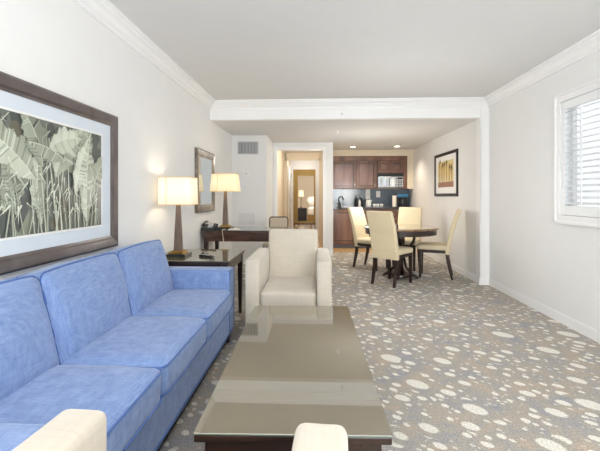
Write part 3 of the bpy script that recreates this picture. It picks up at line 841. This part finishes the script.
# local: faces +Y (rotated so it faces the desk)
bm = new(); box(bm, -.20, -.19, .44, .20, .22, .49, bev=.015); link('seat', bm, 'beige', t)
bw = .15
pts = [(-bw, -.20, .46), (-bw, -.27, .78)]+[(-bw+.04-.04*math.cos(k*PI/8), -.285, .82+.04*math.sin(k*PI/8)) for k in range(5)]+[(bw-.04+.04*math.sin(k*PI/8), -.285, .82+.04*math.cos(k*PI/8)) for k in range(5)]+[(bw, -.27, .78), (bw, -.20, .46)]
bm = new(); sweep(bm, pts, .010, n=8); link('back_frame', bm, 'metal', t, smooth=True)
bm = new(); hexa(bm, [(-bw+.006, -.232, .58), (bw-.006, -.232, .58), (bw-.006, -.224, .58), (-bw+.006, -.224, .58), (-bw+.012, -.288, .852), (bw-.012, -.288, .852), (bw-.012, -.28, .852), (-bw+.012, -.28, .852)]); link('cane_panel', bm, 'duct', t)
for sx in (-1, 1):
    for y in (-.17, .20):
        bm = new(); sweep(bm, [(sx*.18, y, .45), (sx*.2, y*1.15, 0)], .012, n=8); link('leg', bm, 'metal', t)

# ------------------------------------------------------------ dining set
TX, TY = 1.225, 5.76
dt = thing('dining_table', 'round dark wood pedestal dining table with polished top', 'dining table', (TX, TY, 0), math.radians(65))
bm = new(); lathe(bm, [(.515, .722), (.535, .727), (.542, .740), (.538, .752), (.525, .757)], 56); link('table_top', bm, 'tabletop', dt, smooth=False)
bm = new(); lathe(bm, [(.47, .648), (.51, .652), (.512, .722), (.47, .7222)], 56)
link('apron', bm, 'espresso', dt)
bm = new(); lathe(bm, [(.05, .05), (.045, .2), (.035, .35), (.04, .55), (.09, .66)], 24); link('pedestal', bm, 'espresso', dt, smooth=True)
for k in range(4):
    a = k*PI/2
    prof = [(.26, .018), (.23, .03), (.17, .07), (.085, .16), (.055, .28), (.07, .38), (.13, .46), (.185, .53), (.205, .60), (.185, .66)]
    bm = new(); sweep(bm, [(r*math.cos(a), r*math.sin(a), z) for r, z in prof], [.026, .028, .03, .026, .024, .024, .026, .028, .028, .026], [.018, .022, .024, .022, .02, .02, .02, .022, .022, .02], n=8)
    link('leg', bm, 'espresso', dt, smooth=True)
bm = new()
for k in range(4):
    a = k*PI/2+PI/4
    sweep(bm, [(.02*math.cos(a), .02*math.sin(a), .045), (.16*math.cos(a), .16*math.sin(a), .04)], .02, n=6)
lathe(bm, [(.17, .03), (.175, .04), (.17, .062)], 32)
link('base_plate', bm, 'espresso', dt)

def dining_chair(label, loc, rz):
    """local: faces +Y, origin under seat centre"""
    t = thing('dining_chair', label, 'dining chair', loc, rz, 'cream upholstered dining chairs')
    w = .198
    bm = cushion(2*w, .43, .075, .012, r=.028, wr=.0015)
    link('seat', bm, 'cream', t, smooth=True, loc=(0, .0, .415))
    bm = new(); box(bm, -w+.012, -.20, .375, w-.012, .20, .42, bev=.004); link('seat_rail', bm, 'espresso', t)
    bm = new()
    rings = []
    for (yb, z, th, hw) in ((-.165, .36, .06, w-.004), (-.172, .42, .065, w), (-.19, .52, .065, w), (-.225, .70, .064, w-.001), (-.285, .88, .062, w-.003), (-.328, .992, .058, w-.005), (-.338, 1.008, .04, w-.012)):
        r = .012; y0, y1 = yb-th, yb
        rings.append([(-hw+r, y0, z), (hw-r, y0, z), (hw, y0+r, z), (hw, y1-r, z), (hw-r, y1, z), (-hw+r, y1, z), (-hw, y1-r, z), (-hw, y0+r, z)])
    loft(bm, rings); link('backrest', bm, 'cream', t)
    for sx in (-1, 1):
        bm = new(); x = sx*(w-.03)
        hexa(bm, [(x-.015, .165, 0), (x+.015, .165, 0), (x+.015, .195, 0), (x-.015, .195, 0), (x-.021, .155, .40), (x+.021, .155, .40), (x+.021, .198, .40), (x-.021, .198, .40)]); link('leg', bm, 'espresso', t)
        bm = new(); sweep(bm, [(x, -.265, 0), (x, -.235, .12), (x, -.205, .26), (x, -.19, .40)], [.014, .017, .02, .021], n=4); link('leg', bm, 'espresso', t)
    return t
def face(dx, dy): return math.atan2(dy, dx)-PI/2
ch = dining_chair('cream dining chair nearest the camera, its tall back turned to the room', (1.05, 5.40, 0), face(.66, .75))
dup(ch, (1.74, 5.87, 0), face(-.94, .33), 'cream dining chair in side view on the right by the wall outlet')
dup(ch, (.92, 6.50, 0), face(.75, -.66), 'cream dining chair on the left beside the kitchen base cabinets')
dup(ch, (1.475, 6.49, 0), face(-.42, -.91), 'cream dining chair at the far side of the round table facing the camera')

# ------------------------------------------------------------ kitchen
YF = 8.83  # base cabinet fronts
def panel_door(bm, x0, x1, z0, z1, y, fr=.055, t=.02):
    box(bm, x0, y-t, z0, x0+fr, y, z1); box(bm, x1-fr, y-t, z0, x1, y, z1); box(bm, x0+fr, y-t, z0, x1-fr, y, z0+fr); box(bm, x0+fr, y-t, z1-fr, x1-fr, y, z1)
def make_door(parent, x0, x1, z0, z1, y, handle=None, fr=.055, name='door'):
    bm = new(); panel_door(bm, x0, x1, z0, z1, y, fr); d = link(name, bm, 'cab', parent, bevel=.003)
    bm = new(); box(bm, x0+fr, y-.010, z0+fr, x1-fr, y-.001, z1-fr); box(bm, x0+fr+.016, y-.016, z0+fr+.016, x1-fr-.016, y-.010, z1-fr-.016); 
    for f in bm.faces[:6]: f.material_index = 1  # dark border round the raised panel paints in the recess shade
    link('panel', bm, ['cabpanel', 'espresso'], d)
    if handle:
        hx0, hz0, hx1, hz1 = handle
        bm = new(); sweep(bm, [(hx0, y-.02, hz0), (hx0, y-.045, hz0), (hx1, y-.045, hz1), (hx1, y-.02, hz1)], .005, n=6, up=Vector((.3, .2, 1))); link('handle', bm, 'chrome', d)
def base_unit(label, x0, x1, kind):
    t = thing('base_cabinet', label, 'cabinet', (x0, YF, 0), 0, 'kitchen base cabinets')
    w = x1-x0
    bm = new(); box(bm, .001, 0, .10, w-.001, .57, .893); link('carcass', bm, 'cab', t)
    bm = new(); box(bm, .001, .05, 0, w-.001, .56, .10); link('toe_kick', bm, 'toekick', t)
    if kind == 'door': make_door(t, .012, w-.012, .115, .875, 0, (w-.06, .72, w-.06, .80))
    else:
        n = 4; hh = (.875-.115)/n
        for i in range(n): make_door(t, .012, w-.012, .115+i*hh+.004, .115+(i+1)*hh-.004, 0, (w/2-.06, .115+(i+.5)*hh, w/2+.06, .115+(i+.5)*hh), fr=.04, name='drawer')
    return t
base_unit('dark wood base cabinet with panelled door at the left end of kitchen', .32, .90, 'door')
base_unit('dark wood base cabinet behind the left dining chair', .90, 1.33, 'door')
base_unit('dark wood drawer unit with steel handles behind the dining chairs', 1.33, 1.84, 'drawer')
base_unit('narrow dark wood base cabinet at the right kitchen corner', 1.84, 2.20, 'door')
bm = new(); box(bm, XD+.004, YF-.03, .895, XA-.004, YK-.002, .935, bev=.004)
tag(link('countertop', bm, 'counter'), 'dark polished granite countertop running across the kitchen', 'countertop')
bm = new(); box(bm, XD+.11+.18, YK-.014, .937, XA-.004, YK-.002, 1.364)
tag(link('backsplash', bm, 'granite'), 'blue-grey granite backsplash panel under the wall cabinets', 'backsplash')
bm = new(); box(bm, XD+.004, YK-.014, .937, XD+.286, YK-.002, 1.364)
tag(link('backsplash', bm, 'granite_refl'), 'backsplash end at the kitchen sink corner with window reflection painted pale', 'backsplash')
YU = YS+.02
def wall_unit(label, x0, x1, z0, z1, doors):
    t = thing('wall_cabinet', label, 'cabinet', (x0, YU, 0), 0, 'kitchen wall cabinets')
    w = x1-x0
    bm = new(); box(bm, .001, 0, z0, w-.001, .318, z1); link('carcass', bm, 'cab', t)
    n = doors
    for i in range(n):
        a, b = .008+i*(w-.016)/n, .008+(i+1)*(w-.016)/n
        hx = b-.03 if i % 2 == 0 else a+.03
        make_door(t, a+.004, b-.004, z0+.01, z1-.01, 0, (hx, z0+.05, hx, z0+.11) if z1-z0 > .4 else None, fr=.05)
    return t
wall_unit('tall dark wood wall cabinet, leftmost over the sink', .335, .905, 1.368, 2.02, 1)
wall_unit('tall dark wood wall cabinet left of the microwave', .905, 1.375, 1.368, 2.02, 1)
wall_unit('short two-door wall cabinet directly above the microwave', 1.40, 2.00, 1.735, 2.02, 2)
bm = new(); box(bm, .325, YU-.005, 2.022, 2.085, YU+.318, 2.128, bev=.003); tag(link('cabinet_valance', bm, 'cab'), 'plain dark wood fascia board running above the wall cabinets', 'fascia')
bm = new(); box(bm, 2.002, YU, 1.368, 2.085, YU+.318, 2.02, bev=.003); tag(link('filler_panel', bm, 'cab'), 'narrow dark wood filler panel at the right of the microwave', 'panel')
bm = new(); box(bm, 1.377, YU, 1.368, 1.398, YU+.318, 2.02); tag(link('filler_panel', bm, 'cab'), 'thin dark wood upright between wall cabinet and microwave', 'panel')
# microwave
t = thing('microwave', 'stainless over-range microwave with black vent strip under the short wall cabinet', 'microwave', (1.40, YU-.03, 1.385))
bm = new(); box(bm, 0, .02, 0, .60, .345, .345, bev=.004); link('body', bm, 'black', t)
bm = new(); box(bm, .0, 0, .27, .60, .02, .345, bev=.003); link('vent_strip', bm, 'black', t)
bm = new(); box(bm, .012, 0, .01, .44, .02, .265, bev=.004); dd = link('door', bm, 'chrome', t)
bm = new(); box(bm, .05, -.003, .05, .40, .0, .225, bev=.001, seg=1); link('window', bm, 'mirror', dd)
bm = new(); sweep(bm, [(.42, 0, .04), (.42, -.03, .06), (.42, -.03, .215), (.42, 0, .235)], .008, n=8, up=Vector((1, .1, 0))); link('handle', bm, 'chrome', dd)
bm = new(); box(bm, .445, 0, .01, .59, .02, .265, bev=.004); cp = link('control_panel', bm, 'chrome', t)
bm = new(); box(bm, .46, -.003, .20, .575, 0, .245)
for i in range(3):
    for j in range(4): box(bm, .465+i*.038, -.003, .03+j*.04, .492+i*.038, 0, .055+j*.04)
link('buttons', bm, 'black', cp)
# countertop things
zc = .935
t = thing('faucet', 'dark arched kitchen faucet at the left end of the counter', 'faucet', (.53, 9.22, zc))
bm = new(); lathe(bm, [(.045, 0), (.045, .015), (.028, .03), (.022, .10)], 20); link('base', bm, 'phone', t, smooth=True)
bm = new(); sweep(bm, [(0, 0, .09), (-.02, 0, .16)]+[(-.0+.055*(-math.cos(k*PI/8))+.035, -.03*k/8, .19+.055*math.sin(k*PI/8)) for k in range(9)]+[(.09, -.03, .165)], .013, n=10, up=Vector((0, 1, 0))); link('spout', bm, 'phone', t, smooth=True)
bm = new(); sweep(bm, [(-.02, 0, .05), (-.07, 0, .09)], .009, n=8); link('lever', bm, 'chrome', t)
def bottle(x, y, h, r, m, capm, label, name='bottle', cat='bottle'):
    t = thing(name, label, cat, (x, y, zc))
    bm = new(); lathe(bm, [(r*.95, 0), (r, .008), (r, h*.62), (r*.75, h*.74), (r*.38, h*.82), (r*.38, h*.92)], 20); link('body', bm, m, t, smooth=True)
    bm = new(); lathe(bm, [(r*.45, h*.92), (r*.45, h)], 16); link('cap', bm, capm, t)
bottle(.93, 9.2, .27, .033, 'black', 'black', 'tall black bottle on the counter, left of the white one')
bottle(.99, 9.12, .20, .028, 'waterbottle', 'black', 'small pale bottle between two dark bottles on the counter')
bottle(1.045, 9.25, .25, .035, 'black', 'grey', 'dark round-shouldered bottle nearest the electric kettle')
# kettle
t = thing('electric_kettle', 'white electric kettle with black handle on the kitchen counter', 'kettle', (1.20, 9.15, zc))
bm = new(); lathe(bm, [(.065, 0), (.07, .02), (.066, .10), (.05, .17), (.045, .175)], 24); link('body', bm, 'waterbottle', t, smooth=True)
bm = new(); lathe(bm, [(.045, .175), (.03, .19), (.008, .195), (.008, .205)], 20); link('lid', bm, 'black', t, smooth=True)
bm = new(); sweep(bm, [(-.05, 0, .16), (-.10, 0, .15), (-.105, 0, .06), (-.066, 0, .04)], .009, n=8, up=Vector((0, 1, 0))); link('handle', bm, 'black', t, smooth=True)
bm = new(); sweep(bm, [(.05, 0, .13), (.085, 0, .165)], [.018, .009], n=8); link('spout', bm, 'waterbottle', t)
# cup set on tray
bm = new(); box(bm, 1.29, 9.10, zc, 1.55, 9.25, zc+.010, bev=.003); tag(link('serving_tray', bm, 'chrome'), 'low steel tray holding the white cups on the counter', 'tray')
for i, (x, y, lab) in enumerate(((1.335, 9.15, 'white cup at the left end of the counter tray'), (1.42, 9.19, 'white cup in the middle of the counter tray'), (1.505, 9.15, 'white cup at the right end of the counter tray'))):
    t = thing('coffee_cup', lab, 'cup', (x, y, zc+.010), 0, 'white cups on the counter tray')
    bm = new(); lathe(bm, [(.022, 0), (.032, .01), (.036, .065), (.032, .065), (.028, .012)], 20); link('body', bm, 'waterbottle', t, smooth=True)
    bm = new(); sweep(bm, [(.034, 0, .055), (.055, 0, .05), (.055, 0, .025), (.032, 0, .018)], .004, n=6, up=Vector((0, 1, 0))); link('handle', bm, 'waterbottle', t)
# outlet + white switch plate on backsplash
for x, lab, w_ in ((1.47, 'white framed outlet plate on the backsplash below the microwave', .05), (1.22, 'tall pale plate on the backsplash beside the dark granite', .055)):
    t = thing('switch_plate', lab, 'outlet', (x, YK-.014, 1.24))
    hh = .075 if w_ == .05 else .125
    bm = new(); box(bm, -w_, -.006, -hh, w_, 0, hh, bev=.002); link('cover_plate', bm, 'white', t)
    bm = new(); box(bm, -.016, -.009, -.035, .016, -.006, .035); link('rocker', bm, 'palegrey', t)
# coffee maker
t = thing('coffee_maker', 'black and blue coffee maker at the right end of the counter', 'coffee maker', (1.99, 9.15, zc))
bm = new(); box(bm, -.12, -.1, 0, .12, .12, .03, bev=.005); box(bm, -.12, .04, .03, .12, .12, .30, bev=.005); link('housing', bm, 'black', t)
bm = new(); box(bm, -.12, -.1, .23, .12, .04, .31, bev=.01); link('brew_head', bm, 'bluecap', t)
bm = new(); lathe(bm, [(.05, .035), (.065, .05), (.068, .13), (.045, .18), (.048, .19)], 24, c=(0, -.03)); link('carafe', bm, 'phone', t, smooth=True)
bm = new(); sweep(bm, [(.06, -.05, .15), (.10, -.07, .14), (.10, -.07, .08), (.064, -.05, .07)], .007, n=6); link('handle', bm, 'black', t)
t = thing('paper_towel_roll', 'white paper towel roll on a stand left of the coffee maker', 'paper towel', (1.80, 9.12, zc))
bm = new(); lathe(bm, [(.05, .012), (.05, .27)], 24); link('roll', bm, 'bed', t, smooth=False)
bm = new(); lathe(bm, [(.058, 0), (.058, .012)], 24); lathe(bm, [(.008, .27), (.008, .30), (.014, .305), (.012, .32)], 12); link('stand', bm, 'black', t)

# ------------------------------------------------------------ hall and bedroom things
t = thing('door_leaf', 'white hallway door folded open against the left side of the hall', 'door', (-.832, 11.55, 0))
bm = new(); box(bm, 0, -.78, .01, .035, -.02, 2.03, bev=.003); link('leaf', bm, 'trim', t)
bm = new()
for z in (.25, 1.05, 1.8): sweep(bm, [(.04, -.015, z-.05), (.04, -.015, z+.05)], .008, n=8)
link('hinges', bm, 'chrome', t)
t = thing('hall_bench', 'low cream bench with a dark top at the end of hallway', 'bench', (-.41, 12.72, 0))
bm = new(); box(bm, -.36, -.17, .255, .36, .17, .285, bev=.004); link('bench_top', bm, 'mahogh', t)
bm = new(); box(bm, -.34, -.15, .02, .34, .15, .255)
link('bench_box', bm, 'trim', t)
for x in (-.335, -.2, .2, .335):
    bm = new(); box(bm, x-.02, -.165, 0, x+.02, -.15, .255); link('post', bm, 'khaki', t)
t = thing('nightstand', 'dark bedroom nightstand seen through the opening at the hallway end', 'nightstand', (-.60, 15.5, 0))
bm = new(); box(bm, -.20, -.2, .08, .17, .2, .70, bev=.005); link('body', bm, 'espresso', t)
bm = new(); box(bm, -.18, -.215, .42, .15, -.2, .66, bev=.003); box(bm, -.18, -.215, .12, .15, -.2, .38, bev=.003); link('drawer', bm, 'black', t)
bm = new()
for x in (-.17, .14):
    for y in (-.17, .17): box(bm, x-.02, y-.02, 0, x+.02, y+.02, .08)
link('feet', bm, 'espresso', t)
t = thing('bedside_lamp', 'small lit bedside lamp with cream shade on the nightstand in bedroom', 'lamp', (-.66, 15.5, .70))
bm = new(); lathe(bm, [(.05, 0), (.05, .015), (.012, .03), (.012, .47)], 16); link('stem', bm, 'espresso', t, smooth=True)
bm = new(); lathe(bm, [(.11, .46), (.09, .70)], 24); link('lamp_shade', bm, 'shade2', t)
t = thing('bed', 'white-covered bed with olive skirt seen through the hallway opening', 'bed', (-.02, 15.9, 0))
bm = new(); box(bm, -.36, -.9, .04, 1.4, 1.0, .42, bev=.01); link('bed_skirt', bm, 'bedskirt', t)
bm = cushion(1.76, 1.9, .32, .03, wr=.01, r=.08); link('duvet', bm, 'bed', t, smooth=True, loc=(.52, .05, .42))
bm = cushion(.5, .62, .22, .06, wr=.01, r=.09); pl = link('pillow', bm, 'bed', None, smooth=True, loc=(-.16, 15.6, .86), rot=(.2, -.12, .1))
tag(pl, 'plump white pillow at the near corner of bed', 'pillow')

# ------------------------------------------------------------ lights
def area(name, loc, rot, sx, sy, power, col=(1, 1, 1)):
    l = bpy.data.lights.new(name, 'AREA'); l.shape = 'RECTANGLE'; l.size = sx; l.size_y = sy; l.energy = power; l.color = col
    o = bpy.data.objects.new(name, l); C.objects.link(o); o.location = loc; o.rotation_euler = rot; return o
def point(name, loc, power, col, r=.05):
    l = bpy.data.lights.new(name, 'POINT'); l.energy = power; l.color = col; l.shadow_soft_size = r
    o = bpy.data.objects.new(name, l); C.objects.link(o); o.location = loc; return o
area('daylight_balcony_door', (.35, YB-.12, 1.15), (PI/2, 0, 0), 3.0, 2.1, 98, (.93, .97, 1))
# added fill lamps without fixtures: up-facing bounce, dining and sitting points
area('bounce_fill', (.5, -1.5, 1.6), (PI, 0, 0), .6, .6, 140, (.97, .985, 1))
point('dining_fill', (.9, 6.6, 1.25), 22, (1, .96, .9), .35)
point('sitting_fill', (.9, 3.9, 1.3), 16, (.98, .99, 1), .4)
for x, y in ((.77, 8.45), (1.72, 8.4)):
    l = bpy.data.lights.new('downlight', 'SPOT'); l.energy = 45; l.color = (1, .86, .68); l.spot_size = 2.3; l.spot_blend = .8; l.shadow_soft_size = .05
    o = bpy.data.objects.new('downlight', l); C.objects.link(o); o.location = (x, y, ZA-.02)
point('lamp_bulb', (-1.305, 3.56, 1.26), 1.7, (1, .88, .72), .04)
point('lamp_bulb', (-1.235, 5.12, 1.39), 2.8, (1, .88, .70), .04)
point('hall_fill', (-.05, 8.4, 2.0), 11, (1, .95, .88), .12)  # added point fills brighten hall and bedroom, no fixtures there
point('hall_fill', (-.38, 10.8, 2.1), 7, (1, .96, .9), .12)
point('hall_fill', (-.38, 12.4, 2.0), 4, (1, .93, .82), .12)
point('bedroom_fill', (-.3, 14.6, 2.0), 40, (1, .96, .9), .15)

# world: bright overcast sky
wd = bpy.data.worlds.new('sky'); bpy.context.scene.world = wd; wd.use_nodes = True
bg = wd.node_tree.nodes['Background']; bg.inputs[0].default_value = (.93, .97, 1, 1); bg.inputs[1].default_value = .85

# ------------------------------------------------------------ camera
cam = bpy.data.cameras.new('camera'); co = bpy.data.objects.new('camera', cam); C.objects.link(co)
cam.sensor_width = 36; cam.lens = 385/600*36; cam.shift_y = -(225.5-195)/600; cam.clip_start = .02
co.location = (0, 0, 1.22); co.rotation_euler = (PI/2, 0, math.radians(2.6))
bpy.context.scene.camera = co
sc = bpy.context.scene
sc.view_settings.view_transform = 'Standard'
sc.view_settings.exposure = .35
sc.cycles.max_bounces = 10; sc.cycles.diffuse_bounces = 6
sc.cycles.use_denoising = True
